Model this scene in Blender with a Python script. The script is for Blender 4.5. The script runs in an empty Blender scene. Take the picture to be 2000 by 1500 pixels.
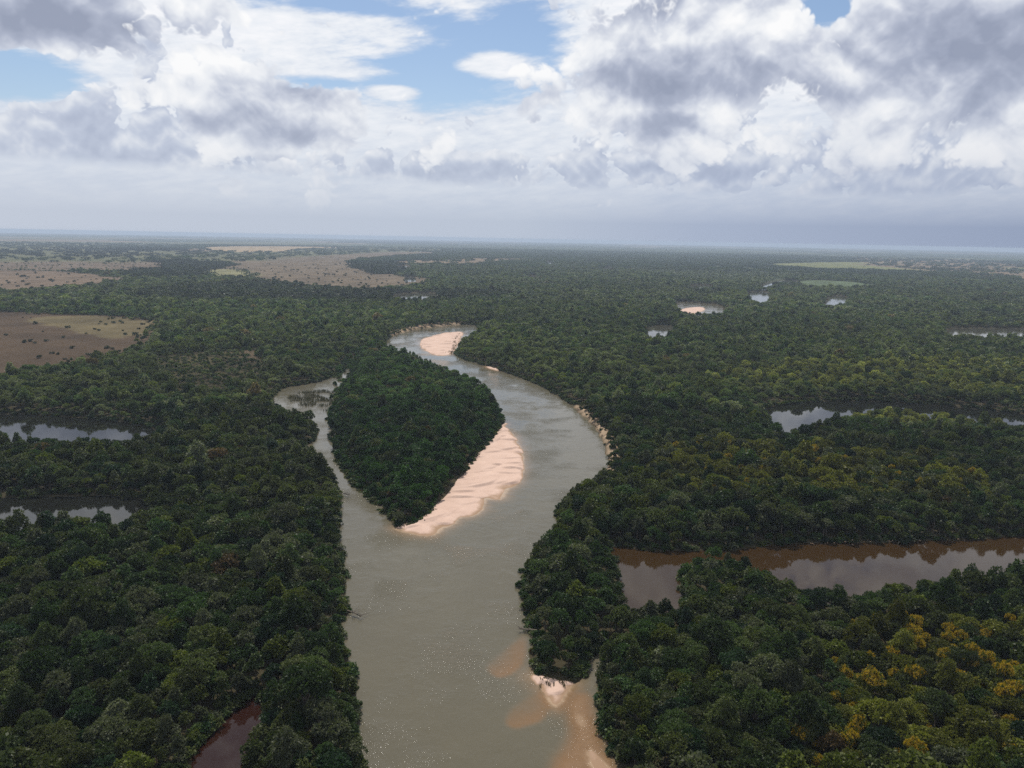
import bpy, math
import numpy as np
from mathutils import Matrix, Vector

# ------------------------------------------------------------------ camera
sc = bpy.context.scene
H_CAM = 150.0                                   # metres above the water
F_PX, CX, CY = 1428.0, 1000.0, 750.0            # focal length in pixels of a 2000 px wide frame
PITCH = math.atan(284.0 / F_PX)
ROLL = math.atan(0.0190)
ct, st, cr, sr = math.cos(PITCH), math.sin(PITCH), math.cos(ROLL), math.sin(ROLL)
right = Vector((cr, st * sr, ct * sr)); up = Vector((-sr, st * cr, ct * cr)); fwd = Vector((0, ct, -st))
cam_d = bpy.data.cameras.new('camera'); cam = bpy.data.objects.new('camera', cam_d)
sc.collection.objects.link(cam); sc.camera = cam
M = Matrix.Identity(4)
for i in range(3):
    M[i][0] = right[i]; M[i][1] = up[i]; M[i][2] = -fwd[i]
M[2][3] = H_CAM
cam.matrix_world = M
cam_d.sensor_width = 36.0; cam_d.lens = 36.0 * F_PX / 2000.0
cam_d.clip_start = 1.0; cam_d.clip_end = 120000.0


def ray(px, py):
    u = (px - CX) / F_PX; v = (CY - py) / F_PX
    d = right * u + up * v + fwd
    return d.normalized()


def gnd(px, py, z=0.0):
    d = ray(px, py); t = (z - H_CAM) / d.z
    return (d.x * t, d.y * t)


def project(x, y, z):
    p = np.stack([x, y, z - H_CAM])
    R = np.array([right, up, fwd]) @ p
    return CX + F_PX * R[0] / R[2], CY - F_PX * R[1] / R[2], R[2]


# ------------------------------------------------------------------ light and exposure
SUN_AZ, SUN_EL = math.radians(-10.0), math.radians(57.0)      # azimuth from +Y towards +X
SUN_STRENGTH = 4.2
sun_dir = Vector((math.sin(SUN_AZ) * math.cos(SUN_EL), math.cos(SUN_AZ) * math.cos(SUN_EL), math.sin(SUN_EL)))
sl = bpy.data.lights.new('sun', 'SUN'); sl.energy = SUN_STRENGTH; sl.angle = math.radians(0.55); sl.color = (1.0, 0.955, 0.88)
so = bpy.data.objects.new('sun', sl); sc.collection.objects.link(so)
so.rotation_euler = (-sun_dir).to_track_quat('-Z', 'Y').to_euler(); so.location = (0, 0, 400)
sc.view_settings.view_transform = 'Standard'; sc.view_settings.look = 'None'
sc.view_settings.exposure = 0.0; sc.view_settings.gamma = 1.0; sc.view_settings.use_curve_mapping = False
sc.render.engine = 'CYCLES'
cy = sc.cycles
cy.use_denoising = False
try:
    cy.denoiser = 'OPENIMAGEDENOISE'; cy.denoising_input_passes = 'RGB_ALBEDO_NORMAL'
except Exception:
    pass
cy.max_bounces = 5; cy.diffuse_bounces = 1; cy.glossy_bounces = 2; cy.transmission_bounces = 3
cy.volume_bounces = 0; cy.transparent_max_bounces = 8
cy.sample_clamp_direct = 9.0; cy.sample_clamp_indirect = 4.0; cy.caustics_reflective = False; cy.caustics_refractive = False
cy.use_adaptive_sampling = True; cy.adaptive_threshold = 0.008


# ------------------------------------------------------------------ node helpers
class S:
    """A socket (or a number) that builds Math nodes when used in an expression."""
    def __init__(self, tree, sock): self.t, self.s = tree, sock
    def _m(self, op, *args, clamp=False):
        n = self.t.nodes.new('ShaderNodeMath'); n.operation = op; n.use_clamp = clamp
        for i, a in enumerate((self,) + args):
            if isinstance(a, S): self.t.links.new(a.s, n.inputs[i])
            else: n.inputs[i].default_value = float(a)
        return S(self.t, n.outputs[0])
    def __add__(self, o): return self._m('ADD', o)
    __radd__ = __add__
    def __mul__(self, o): return self._m('MULTIPLY', o)
    __rmul__ = __mul__
    def __sub__(self, o): return self._m('SUBTRACT', o)
    def __rsub__(self, o): return (self * -1.0) + o
    def __truediv__(self, o): return self._m('DIVIDE', o)
    def __pow__(self, o): return self._m('POWER', o)
    def max(self, o): return self._m('MAXIMUM', o)
    def min(self, o): return self._m('MINIMUM', o)
    def smax(self, o, k): return self._m('SMOOTH_MAX', o, k)
    def abs(self): return self._m('ABSOLUTE')
    def clamp(self): return self._m('ADD', 0.0, clamp=True)
    def sstep(self, a, b, lo=0.0, hi=1.0):
        n = self.t.nodes.new('ShaderNodeMapRange'); n.interpolation_type = 'SMOOTHSTEP'
        self.t.links.new(self.s, n.inputs[0])
        for k, v in ((1, a), (2, b), (3, lo), (4, hi)): n.inputs[k].default_value = v
        return S(self.t, n.outputs[0])
    def lstep(self, a, b, lo=0.0, hi=1.0):
        n = self.t.nodes.new('ShaderNodeMapRange'); n.clamp = True
        self.t.links.new(self.s, n.inputs[0])
        for k, v in ((1, a), (2, b), (3, lo), (4, hi)): n.inputs[k].default_value = v
        return S(self.t, n.outputs[0])


def setin(t, sock, v):
    if isinstance(v, S): t.links.new(v.s, sock)
    elif hasattr(v, 'is_linked'): t.links.new(v, sock)
    else: sock.default_value = v


def combine(t, x, y, z):
    n = t.nodes.new('ShaderNodeCombineXYZ')
    for i, v in enumerate((x, y, z)): setin(t, n.inputs[i], v)
    return n.outputs[0]


def noise(t, vec, scale, detail=4.0, rough=0.5, distort=0.0, kind='FBM', lac=2.0):
    n = t.nodes.new('ShaderNodeTexNoise'); n.noise_dimensions = '3D'
    n.noise_type = kind
    if vec is not None: t.links.new(vec, n.inputs['Vector'])
    n.inputs['Scale'].default_value = scale; n.inputs['Detail'].default_value = detail
    n.inputs['Roughness'].default_value = rough; n.inputs['Distortion'].default_value = distort
    n.inputs['Lacunarity'].default_value = lac
    return S(t, n.outputs[0])


def voronoi(t, vec, scale, detail=0.0, rough=0.5, smooth=None):
    n = t.nodes.new('ShaderNodeTexVoronoi'); n.voronoi_dimensions = '3D'
    n.feature = 'F1' if smooth is None else 'SMOOTH_F1'
    if smooth is not None: n.inputs['Smoothness'].default_value = smooth
    if vec is not None: t.links.new(vec, n.inputs['Vector'])
    n.inputs['Scale'].default_value = scale; n.inputs['Detail'].default_value = detail
    n.inputs['Roughness'].default_value = rough
    n.normalize = True
    return S(t, n.outputs['Distance'])


def mixc(t, fac, a, b, mode='MIX'):
    n = t.nodes.new('ShaderNodeMix'); n.data_type = 'RGBA'; n.blend_type = mode
    setin(t, n.inputs[0], fac)
    for k, v in ((6, a), (7, b)):
        if isinstance(v, (tuple, list)): n.inputs[k].default_value = tuple(v) + ((1.0,) if len(v) == 3 else ())
        else: t.links.new(v, n.inputs[k])
    return n.outputs[2]


def ramp(t, fac, stops, interp='LINEAR'):
    n = t.nodes.new('ShaderNodeValToRGB'); setin(t, n.inputs[0], fac)
    el = n.color_ramp.elements; n.color_ramp.interpolation = interp
    while len(el) < len(stops): el.new(0.5)
    for e, (p, c) in zip(el, stops):
        e.position = p; e.color = tuple(c) + (1.0,)
    return n.outputs[0]


def srgb(r, g, b):
    f = lambda c: c / 12.92 if c <= 0.04045 else ((c + 0.055) / 1.055) ** 2.4
    return tuple(f(v / 255.0) for v in (r, g, b))


# ------------------------------------------------------------------ world: clear sky plus cloud layers
def ae(px, py):
    d = ray(px, py); return math.atan2(d.x, d.y), math.asin(d.z)


def build_world():
    w = bpy.data.worlds.new('World'); sc.world = w; w.use_nodes = True
    t = w.node_tree; t.nodes.clear()
    out = t.nodes.new('ShaderNodeOutputWorld'); bg = t.nodes.new('ShaderNodeBackground')
    t.links.new(bg.outputs[0], out.inputs[0])
    STR = 0.1; bg.inputs[1].default_value = STR; K = 1.0 / STR
    sky = t.nodes.new('ShaderNodeTexSky'); sky.sky_type = 'NISHITA'; sky.sun_disc = False
    sky.sun_elevation = SUN_EL; sky.sun_rotation = SUN_AZ
    sky.altitude = 200; sky.air_density = 1.0; sky.dust_density = 0.6; sky.ozone_density = 2.0
    tc = t.nodes.new('ShaderNodeTexCoord')
    sp = t.nodes.new('ShaderNodeSeparateXYZ'); t.links.new(tc.outputs['Generated'], sp.inputs[0])
    X, Y, Z = (S(t, sp.outputs[i]) for i in range(3))
    a = X._m('ARCTAN2', Y); e = Z._m('ARCSINE')
    V = combine(t, a, e, 0.0)

    def col(r, g, b): return tuple(c * K for c in srgb(r, g, b))

    def vm(vec, mul, add):
        n = t.nodes.new('ShaderNodeVectorMath'); n.operation = 'MULTIPLY_ADD'
        t.links.new(vec, n.inputs[0]); n.inputs[1].default_value = mul; n.inputs[2].default_value = add
        return n.outputs[0]

    def n2(vec, scale, off, detail=0.0, rough=0.5, stretch=1.0, distort=0.0):
        n = t.nodes.new('ShaderNodeTexNoise'); n.noise_dimensions = '2D'
        t.links.new(vm(vec, (scale, scale * stretch, 0), (off, off * 1.7, 0)), n.inputs['Vector'])
        n.inputs['Scale'].default_value = 1.0; n.inputs['Detail'].default_value = detail
        n.inputs['Roughness'].default_value = rough; n.inputs['Distortion'].default_value = distort
        return S(t, n.outputs[0])

    def blobs(lst):
        acc = None
        for (px, py, rx, ry, wgt) in lst:
            ca, ce = ae(px, py); ra, re = rx / F_PX, ry / F_PX
            L = t.nodes.new('ShaderNodeVectorMath'); L.operation = 'LENGTH'
            t.links.new(vm(V, (1 / ra, 1 / re, 0), (-ca / ra, -ce / re, 0)), L.inputs[0])
            m = S(t, L.outputs['Value'])._m('MULTIPLY_ADD', -wgt, wgt)
            acc = m if acc is None else acc.max(m)
        return acc

    def layer(b, scale, off, amp, bil, stretch, du, lo, hi, octs):
        """Cloud density from a coverage value, rounded billows and fractal noise; returns density, opacity and relief towards the sun."""
        warp = t.nodes.new('ShaderNodeTexNoise'); warp.noise_dimensions = '2D'
        t.links.new(vm(V, (scale * 2.3, scale * 2.3, 0), (off * 3, off, 0)), warp.inputs['Vector'])
        warp.inputs['Scale'].default_value = 1.0; warp.inputs['Detail'].default_value = 2.0
        P = t.nodes.new('ShaderNodeVectorMath'); P.operation = 'MULTIPLY_ADD'
        k = 0.07 / scale
        t.links.new(warp.outputs['Color'], P.inputs[0]); P.inputs[1].default_value = (k, k, 0); t.links.new(V, P.inputs[2])
        P = P.outputs[0]
        def puffs(vec, octs):
            s = None
            for o in range(octs):
                q = (n2(vec, scale * 2.1 * 2.07 ** o, off + 5.3 * o, 0.0, 0.5, stretch) - 0.5).abs() * (1.9 * 0.56 ** o)
                s = q if s is None else s + q
            return s
        n_hi = n2(P, scale, off, 5.0, 0.50, stretch)
        pf = puffs(P, octs)
        P2 = vm(P, (1, 1, 0), (-0.25 * du, du, 0))
        n_lo2 = n2(P2, scale, off, 2.0, 0.50, stretch)
        pf2 = puffs(P2, octs - 1)
        rho = b + (n_hi - 0.5) * amp + (pf - 0.62) * bil
        rel = (n_hi - n_lo2) * amp + (pf - pf2 - 0.10) * bil
        return rho, rho.sstep(lo, hi), rel

    # where the view ends the cloud field simply goes on
    outside = a.abs().lstep(0.62, 0.80).max(e.lstep(0.30, 0.40))
    inside = 1.0 - outside

    # high thin sheet, streaked, with the gaps of blue
    gaps = blobs([(850, 120, 250, 100, 1.3), (1010, 60, 110, 130, 1.1), (30, 140, 110, 45, 1.2), (1620, 12, 85, 40, 1.3), (680, 10, 220, 34, 0.9), (620, 158, 130, 24, 0.8)])
    streak = blobs([(690, 75, 230, 48, 1.2), (960, 125, 110, 30, 1.2), (770, 180, 60, 16, 1.0), (560, 120, 260, 30, 1.0)])
    gap = gaps - streak.max(0.0) * 1.5
    sheet = n2(combine(t, a * 0.9 + e * 0.5, e * 2.6 - a * 0.35, 0.0), 5.0, 3.7, 6.0, 0.60)
    fine = n2(combine(t, a * 0.7 + e * 1.2, e * 3.0 - a * 0.6, 0.0), 30.0, 7.7, 3.0, 0.62)
    hc = 0.55 - gap.max(-0.3) * inside * 1.25 - outside * 0.30
    hr = hc + (sheet - 0.5) * 2.0 + (fine - 0.5) * 0.75
    h_al = hr.sstep(-0.20, 0.65)
    h_sh = hr.sstep(0.0, 1.4) * 0.40 + (fine - 0.5) * 0.45 + e.lstep(0.03, 0.22) * 0.38 + 0.15
    h_col = ramp(t, h_sh.clamp(), [(0.0, col(196, 207, 226)), (0.4, col(218, 225, 237)), (0.7, col(236, 240, 246)), (1.0, col(252, 252, 254))])
    clear = gaps.max(0.0) * 0.9 * inside

    # far cumulus low over the horizon
    fb = blobs([(150, 290, 330, 85, 1.2), (330, 290, 130, 110, 1.1), (880, 335, 280, 50, 1.0), (1330, 320, 330, 70, 1.1), (1900, 310, 420, 95, 1.1)])
    fb = fb.max(outside * 0.3 - 0.1) - clear
    floor_f = (e + a * 0.018 + (fine - 0.5) * 0.012).sstep(0.062, 0.076)
    f_r, f_al, f_rel = layer(fb, 7.0, 2.9, 1.2, 1.05, 1.1, 0.010, 0.02, 0.16, 4)
    f_top = n2(V, 9.0, 2.9 + 0.0, 1.0, 0.5, 1.1)
    f_sh = f_rel * 0.75 + 0.58 - f_r * 0.22 + (f_top - 0.5) * 0.5
    f_col = ramp(t, f_sh.clamp(), [(0.0, col(168, 178, 201)), (0.35, col(190, 199, 218)), (0.65, col(222, 227, 236)), (1.0, col(251, 251, 252))])

    # the big nearer masses: bright rims and tops, grey cores and bases
    bb = blobs([(1290, 165, 290, 150, 1.25), (1440, 50, 330, 110, 1.0), (1780, 110, 270, 190, 1.2), (2050, 160, 300, 200, 1.1),
                (120, 30, 280, 100, 1.3), (510, 215, 200, 78, 1.3), (330, 175, 170, 55, 0.9)])
    dk = blobs([(1330, 165, 290, 85, 1.0), (1280, 240, 160, 50, 0.9), (1930, 100, 300, 150, 1.0), (1230, 25, 170, 70, 0.9),
                (110, 30, 300, 85, 1.1), (270, 85, 110, 60, 0.8), (520, 250, 210, 44, 1.1), (1640, 185, 200, 60, 0.8)])
    bb = bb.max(outside * 0.5 - 0.2) - clear * 0.6
    b_r, b_al, b_rel = layer(bb, 3.8, 11.4, 1.15, 1.0, 1.15, 0.022, 0.0, 0.20, 5)
    lump = n2(V, 9.0, 17.0, 2.0, 0.5, 1.5); lump2 = n2(vm(V, (1, 1, 0), (0.0, 0.034, 0)), 9.0, 17.0, 1.0, 0.5, 1.5)
    core = (dk + (lump - 0.5) * 1.3).sstep(0.0, 1.0).max(outside * 0.4)
    b_sh = b_rel * 0.60 + (lump - lump2) * 0.70 + 0.81 - b_r * 0.10 - core * 0.52
    b_col = ramp(t, b_sh.clamp(), [(0.0, col(148, 157, 179)), (0.28, col(170, 178, 198)), (0.52, col(202, 208, 222)), (0.76, col(236, 239, 244)), (1.0, col(254, 254, 254))])

    c = mixc(t, h_al * 0.97, sky.outputs[0], h_col)
    c = mixc(t, f_al * floor_f * 0.92, c, f_col)
    c = mixc(t, b_al * 0.97, c, b_col)
    # moist air low over the horizon, greyer where rain hangs on one side
    hz = ramp(t, a.lstep(-0.6, 0.6), [(0.0, col(194, 202, 216)), (0.5, col(186, 196, 212)), (0.7, col(168, 180, 202)), (1.0, col(150, 163, 188))])
    hz_f = (e.max(0.0) * (-1 / 0.060))._m('EXPONENT') * 1.45
    c = mixc(t, hz_f.clamp(), c, hz)
    t.links.new(c, bg.inputs[0])
    w.cycles.sampling_method = 'MANUAL'; w.cycles.sample_map_resolution = 512


build_world()

# ------------------------------------------------------------------ numpy helpers for the map
def hash2(ix, iy, seed):
    n = (ix.astype(np.int64) * 374761393 + iy.astype(np.int64) * 668265263 + seed * 1274126177) & 0xFFFFFFFF
    n = ((n ^ (n >> 13)) * 1274126177) & 0xFFFFFFFF
    return ((n ^ (n >> 16)) & 0xFFFFFF) / float(0xFFFFFF)


def vnoise(x, y, seed=0):
    ix, iy = np.floor(x), np.floor(y); fx, fy = x - ix, y - iy
    fx = fx * fx * (3 - 2 * fx); fy = fy * fy * (3 - 2 * fy)
    a = hash2(ix, iy, seed); b = hash2(ix + 1, iy, seed); c = hash2(ix, iy + 1, seed); d = hash2(ix + 1, iy + 1, seed)
    return (a * (1 - fx) + b * fx) * (1 - fy) + (c * (1 - fx) + d * fx) * fy


def fbm(x, y, scale, octs=4, seed=0, gain=0.5):
    s = np.zeros_like(x); amp, tot, f = 1.0, 0.0, 1.0 / scale
    for o in range(octs):
        s += amp * vnoise(x * f + 17.3 * o, y * f - 9.1 * o, seed + o); tot += amp; amp *= gain; f *= 2.03
    return s / tot


def smooth(lo, hi, v):
    k = np.clip((v - lo) / (hi - lo), 0, 1); return k * k * (3 - 2 * k)


def to_world(pts):
    return np.array([gnd(p[0], p[1], p[2] if len(p) > 2 else 0.0) for p in pts])


def chaikin(P, n=2):
    for _ in range(n):
        Q = np.roll(P, -1, axis=0)
        P = np.stack([0.75 * P + 0.25 * Q, 0.25 * P + 0.75 * Q], axis=1).reshape(-1, 2)
    return P


class Area:
    """A closed outline on the ground; sd() is the signed distance, positive inside."""
    def __init__(self, pts, rounds=2, world=False):
        P = np.array(pts, float) if world else to_world(pts)
        self.P = chaikin(P, rounds) if rounds else P
        self.lo, self.hi = self.P.min(0), self.P.max(0)
    wob = 0.0
    def sd(self, x, y, reach=40.0):
        out = np.full(x.shape, -reach)
        m = (x > self.lo[0] - reach) & (x < self.hi[0] + reach) & (y > self.lo[1] - reach) & (y < self.hi[1] + reach)
        idx = np.nonzero(m)[0]
        A = self.P; B = np.roll(A, -1, axis=0)
        for k in range(0, len(idx), 20000):
            q = idx[k:k + 20000]; px, py = x[q][:, None], y[q][:, None]
            ex, ey = (B - A).T; wx, wy = px - A[:, 0], py - A[:, 1]
            t_ = np.clip((wx * ex + wy * ey) / (ex * ex + ey * ey + 1e-12), 0, 1)
            d = np.sqrt(((wx - t_ * ex) ** 2 + (wy - t_ * ey) ** 2).min(1))
            c1 = (A[:, 1] > py) != (B[:, 1] > py)
            with np.errstate(divide='ignore', invalid='ignore'):
                xi = (B[:, 0] - A[:, 0]) * (py - A[:, 1]) / (B[:, 1] - A[:, 1]) + A[:, 0]
            ins = (np.sum(c1 & (px < xi), axis=1) % 2) == 1
            v = np.where(ins, d, -d)
            if self.wob: v = v + (fbm(x[q], y[q], 11.0, 3, 140) - 0.5) * self.wob      # ragged shore
            out[q] = np.maximum(v, -reach)
        return out


HC = 12.0      # height of the canopy that hides the near side of a channel
n_ = HC
# ------------------------------------------------------------------ the map: outlines read off the photograph and laid on the ground
main_river = Area([
    (745, 1600), (712, 1500), (698, 1440), (698, 1390), (700, 1330), (684, 1285), (672, 1240), (676, 1195), (676, 1150), (670, 1100), (660, 1045),
    (662, 1000), (668, 965), (648, 930), (622, 903), (594, 889), (588, 874), (616, 862), (622, 845), (618, 820, 5), (598, 812, 9), (566, 808, 9), (548, 786, 9), (526, 780), (553, 757), (602, 751),
    (643, 741), (666, 724), (682, 702), (694, 704), (690, 724, 7), (674, 742, 8), (664, 756, 8), (668, 770, 6), (650, 788, 8), (650, 806, 8), (670, 826, 7), (664, 846, 7), (664, 866, 6), (668, 886, 4), (676, 905, 2), (687, 926), (690, 948), (717, 962),
    (744, 989), (762, 1015), (776, 1036), (850, 1000), (915, 925), (960, 860), (984, 828), (974, 797), (958, 770), (918, 743), (880, 729, 5), (826, 701, 9), (790, 686, 10), (762, 676, 10), (750, 664, 4),
    (766, 655), (805, 644), (850, 639), (895, 634), (932, 634), (936, 641, 9), (910, 655, 7), (896, 668, 4), (896, 680, 1), (884, 695), (940, 713), (980, 725), (1061, 755), (1102, 782), (1138, 809), (1165, 836),
    (1185, 872), (1188, 908), (1180, 938), (1128, 968), (1088, 990), (1085, 1015), (1088, 1036), (1050, 1078), (1018, 1120), (1018, 1185), (1030, 1226),
    (1038, 1268), (1040, 1308), (1056, 1325), (1085, 1334), (1112, 1337), (1134, 1326), (1160, 1290), (1180, 1250), (1190, 1262), (1172, 1310), (1166, 1345), (1156, 1372), (1164, 1396), (1180, 1452), (1197, 1500), (1220, 1600)])
right_channel = Area([
    (1190, 1064), (1250, 1074), (1310, 1077), (1425, 1075), (1450, 1071), (1550, 1064), (1675, 1061), (1775, 1058), (1900, 1055), (2000, 1047), (2150, 1036), (2350, 1020),
    (2350, 1060, 8.5), (2150, 1090, 8.5), (2000, 1104, 8.5), (1940, 1110, 8.5), (1800, 1126, 8.5), (1740, 1136, 8.5), (1700, 1153, 8.5), (1624, 1151, 8.5), (1560, 1138, 8.5), (1532, 1127, 8.5), (1496, 1108, 8.5),
    (1456, 1096, 8.5), (1436, 1092, 8.5), (1440, 1102), (1400, 1106), (1345, 1112), (1318, 1128), (1330, 1150), (1328, 1168, 8.5), (1284, 1168, 8.5), (1244, 1176, 8.5), (1230, 1178, 8.5), (1214, 1160, 4), (1206, 1120), (1196, 1090)])
right_oxbow = Area([
    (1478, 806), (1500, 796), (1540, 789), (1600, 784), (1675, 783), (1740, 786), (1850, 794), (2000, 808), (2200, 835), (2200, 858, n_), (2000, 821, n_), (1850, 801, n_), (1740, 792, n_),
    (1700, 792, n_), (1645, 797, n_), (1602, 811, n_), (1552, 824, n_), (1520, 836, n_), (1508, 828, 4), (1504, 812)])
left_lake = Area([(-220, 806), (0, 809), (75, 811), (150, 816), (225, 824), (292, 832), (304, 838, 4), (292, 844, n_), (250, 849, n_), (220, 852, n_), (150, 847, n_), (100, 847, n_), (30, 842, n_), (-220, 842, n_)])
left_slough = Area([(-220, 978), (0, 974), (75, 971), (150, 969), (225, 969), (290, 978), (300, 984, 4), (290, 990, n_), (225, 997, n_), (200, 1002, n_), (115, 998, n_), (60, 1010, n_), (0, 1013, n_), (-220, 1025, n_)])
red_creek = Area([(505, 1352), (488, 1362), (460, 1384), (432, 1408), (404, 1438), (384, 1476), (350, 1600), (440, 1640, n_), (462, 1500, n_), (468, 1450, n_), (474, 1420, n_), (486, 1392, n_), (505, 1366, n_), (520, 1340, 5)])
FAR = {
    'river_bend': [(1318, 592), (1335, 590), (1360, 591), (1415, 598), (1416, 602, n_), (1395, 607, n_), (1367, 611, n_), (1345, 608, 4), (1330, 600)],
    'pond_dark': [(1262, 641), (1270, 637), (1285, 634), (1315, 636), (1318, 642, n_), (1302, 650, n_), (1268, 655, n_)],
    'pond_pale': [(1456, 572), (1470, 570), (1504, 570), (1500, 580), (1492, 590, n_), (1478, 586, n_)],
    'pond_hook': [(1608, 587), (1622, 580), (1635, 577), (1658, 580), (1650, 586), (1630, 593, 4), (1612, 594, 4)],
    'pond_sliver': [(1848, 641), (1900, 641), (1990, 642), (2080, 645), (2080, 654, n_), (1990, 650, n_), (1900, 651, n_), (1852, 649, n_)],
    'pond_left': [(768, 575), (800, 573), (852, 571), (852, 577, 3), (800, 581, 3), (772, 580, 3)],
    'pond_far_a': [(1345, 557), (1395, 556), (1390, 561), (1350, 561)],
    'pond_far_b': [(1062, 511), (1082, 510), (1082, 515), (1066, 515)],
    'pond_far_c': [(1172, 522), (1198, 522), (1198, 525), (1174, 525)],
    'pond_far_d': [(776, 520), (802, 519), (802, 522), (778, 522)],
    'pond_far_e': [(786, 541), (814, 541), (814, 544), (788, 544)],
    'pond_marsh_a': [(1478, 556), (1500, 551), (1530, 550), (1530, 554), (1500, 559)],
    'pond_marsh_b': [(1510, 548), (1560, 547), (1558, 550), (1515, 551)],
    'pond_far_f': [(1030, 539), (1048, 538), (1048, 541), (1032, 541)],
}
for k in FAR:      # the near shore of each far pond is hidden by the trees in front of it
    my = sum(p[1] for p in FAR[k]) / len(FAR[k])
    FAR[k] = [(p[0], p[1], 15.0 if p[1] > my else 0.0) for p in FAR[k]]
far_areas = {k: Area(v) for k, v in FAR.items()}
WATERS = {'river': main_river, 'right_channel': right_channel, 'oxbow': right_oxbow, 'lake': left_lake, 'slough': left_slough, 'creek': red_creek}
WATERS.update(far_areas)
for A in (main_river, right_channel, right_oxbow, left_lake, left_slough, red_creek): A.wob = 4.5

bar_main = Area([(990, 826), (978, 832), (958, 857), (931, 884), (909, 915), (877, 942), (850, 974), (823, 1014), (782, 1034), (774, 1030), (815, 1005), (842, 966), (869, 934), (900, 908), (922, 878), (948, 851), (970, 826)][::-1]
                + [(782, 1036), (805, 1040), (830, 1046), (850, 1043), (862, 1030), (880, 1026), (895, 1010), (912, 1010), (935, 1001), (944, 985), (948, 972), (966, 976), (980, 974), (988, 955), (1004, 950), (1014, 938), (1020, 912), (1018, 880), (1008, 862), (1000, 846)], 1)
bar_far = Area([(818, 664), (850, 655), (877, 649), (906, 647), (900, 660), (892, 674), (884, 692), (862, 696), (845, 692), (826, 682)], 2)
spit = Area([(1040, 1318), (1075, 1318), (1118, 1330), (1112, 1340), (1100, 1356), (1088, 1376), (1080, 1372), (1068, 1350), (1054, 1334)], 1)
bar_corner = Area([(1150, 1462), (1166, 1476), (1184, 1496), (1215, 1560), (1235, 1640), (1210, 1640), (1180, 1540), (1156, 1490)], 2)
bar_dot = Area([(1122, 1398), (1136, 1396), (1146, 1412), (1140, 1422), (1128, 1414)], 2)
sliver_bar = Area([(948, 715), (962, 717), (980, 724), (972, 724), (956, 720)], 1)
bend_bar = Area([(1326, 607), (1345, 601), (1372, 600), (1378, 606), (1350, 612, 3), (1335, 612, 3)], 1)
BARS = [('sandbar', bar_main), ('sandbar', bar_far), ('sandbar', spit), ('sandbar', bar_corner), ('sandbar', sliver_bar), ('sandbar', bend_bar)]
# submerged sand shoals: soft upstream, with a sharp downstream lip
shoal_a = Area([(1034, 1226), (1036, 1285), (1020, 1308), (1000, 1323), (965, 1330), (935, 1300), (985, 1265), (1020, 1232)], 2)
lip_a = to_world([(1036, 1270), (1030, 1295), (1018, 1310), (1000, 1322), (965, 1330)])
shoal_b = Area([(1062, 1345), (1084, 1374), (1074, 1398), (1062, 1412), (1040, 1420), (1005, 1430), (975, 1415), (990, 1380), (1030, 1355)], 2)
lip_b = to_world([(1084, 1374), (1074, 1398), (1062, 1412), (1040, 1420), (1005, 1430)])
shoal_c = Area([(1088, 1376), (1112, 1345), (1160, 1350), (1168, 1400), (1190, 1460), (1230, 1600), (1060, 1600), (1060, 1500), (1105, 1440), (1100, 1400)], 2)

# open country
FIELDS = [   # outline, bare-ground colour, share of trees left standing
    (Area([(-150, 612), (0, 614), (175, 615), (262, 625), (330, 634), (310, 660), (285, 682), (215, 702), (165, 726), (100, 738), (0, 754), (-150, 765)]), (0.062, 0.042, 0.026), 0.0),
    (Area([(300, 700), (380, 690), (470, 690), (520, 705), (530, 735), (470, 770), (380, 780), (310, 750)]), (0.055, 0.047, 0.024), 0.80),
    (Area([(455, 690), (500, 688), (520, 700), (505, 716), (470, 716)]), (0.075, 0.055, 0.034), 0.25),
    (Area([(-150, 532), (0, 532), (120, 533), (243, 546), (200, 556), (150, 566), (60, 572), (-150, 574)]), (0.125, 0.089, 0.060), 0.0),
    (Area([(-150, 509), (0, 511), (150, 512), (312, 514), (300, 524), (262, 535), (120, 531), (-150, 531)]), (0.115, 0.085, 0.06), 0.03),
    (Area([(350, 499), (420, 484), (520, 481), (625, 485), (740, 488), (855, 496), (760, 500), (680, 508), (662, 517), (700, 535), (770, 541), (848, 548), (818, 560), (760, 568), (710, 572), (640, 566), (572, 559), (485, 547), (470, 532), (440, 524), (484, 520), (470, 512), (400, 508)]), (0.115, 0.087, 0.058), 0.0),
    (Area([(418, 528), (472, 531), (488, 544), (410, 543)]), (0.17, 0.16, 0.08), 0.0),
    (Area([(420, 482), (640, 482), (760, 491), (660, 494), (500, 494), (430, 491)]), (0.28, 0.205, 0.12), 0.0),
    (Area([(1500, 519), (1600, 514), (1750, 513), (1900, 515), (2150, 519), (2150, 534), (2000, 531), (1890, 536), (1760, 530), (1600, 527)]), (0.135, 0.140, 0.050), 0.0),
    (Area([(1850, 528), (1892, 526), (1890, 534), (1856, 533)]), (0.22,0.15,0.09), 0.0),
    (Area([(1220, 523), (1300, 520), (1420, 520), (1560, 528), (1590, 536), (1480, 552), (1360, 552), (1350, 541), (1250, 533)]), (0.058, 0.068, 0.034), 0.35),
    (Area([(1555, 553), (1600, 549), (1640, 551), (1692, 560), (1680, 565), (1620, 566), (1560, 560)]), (0.075, 0.100, 0.050), 0.0),
    (Area([(-150, 468), (0, 470), (200, 470), (380, 476), (330, 482), (150, 478), (-150, 480)]), (0.17, 0.12, 0.08), 0.05),
    (Area([(0, 496), (180, 494), (260, 498), (150, 503), (0, 503)]), (0.12, 0.09, 0.065), 0.1),
    (Area([(1985, 536), (2100, 538), (2100, 548), (1985, 545)]), (0.20,0.135,0.09), 0.0),
]
tan_strip = Area([(40, 632), (110, 622), (230, 622), (300, 630), (318, 642), (270, 664), (190, 672), (160, 655), (110, 642)])
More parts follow.
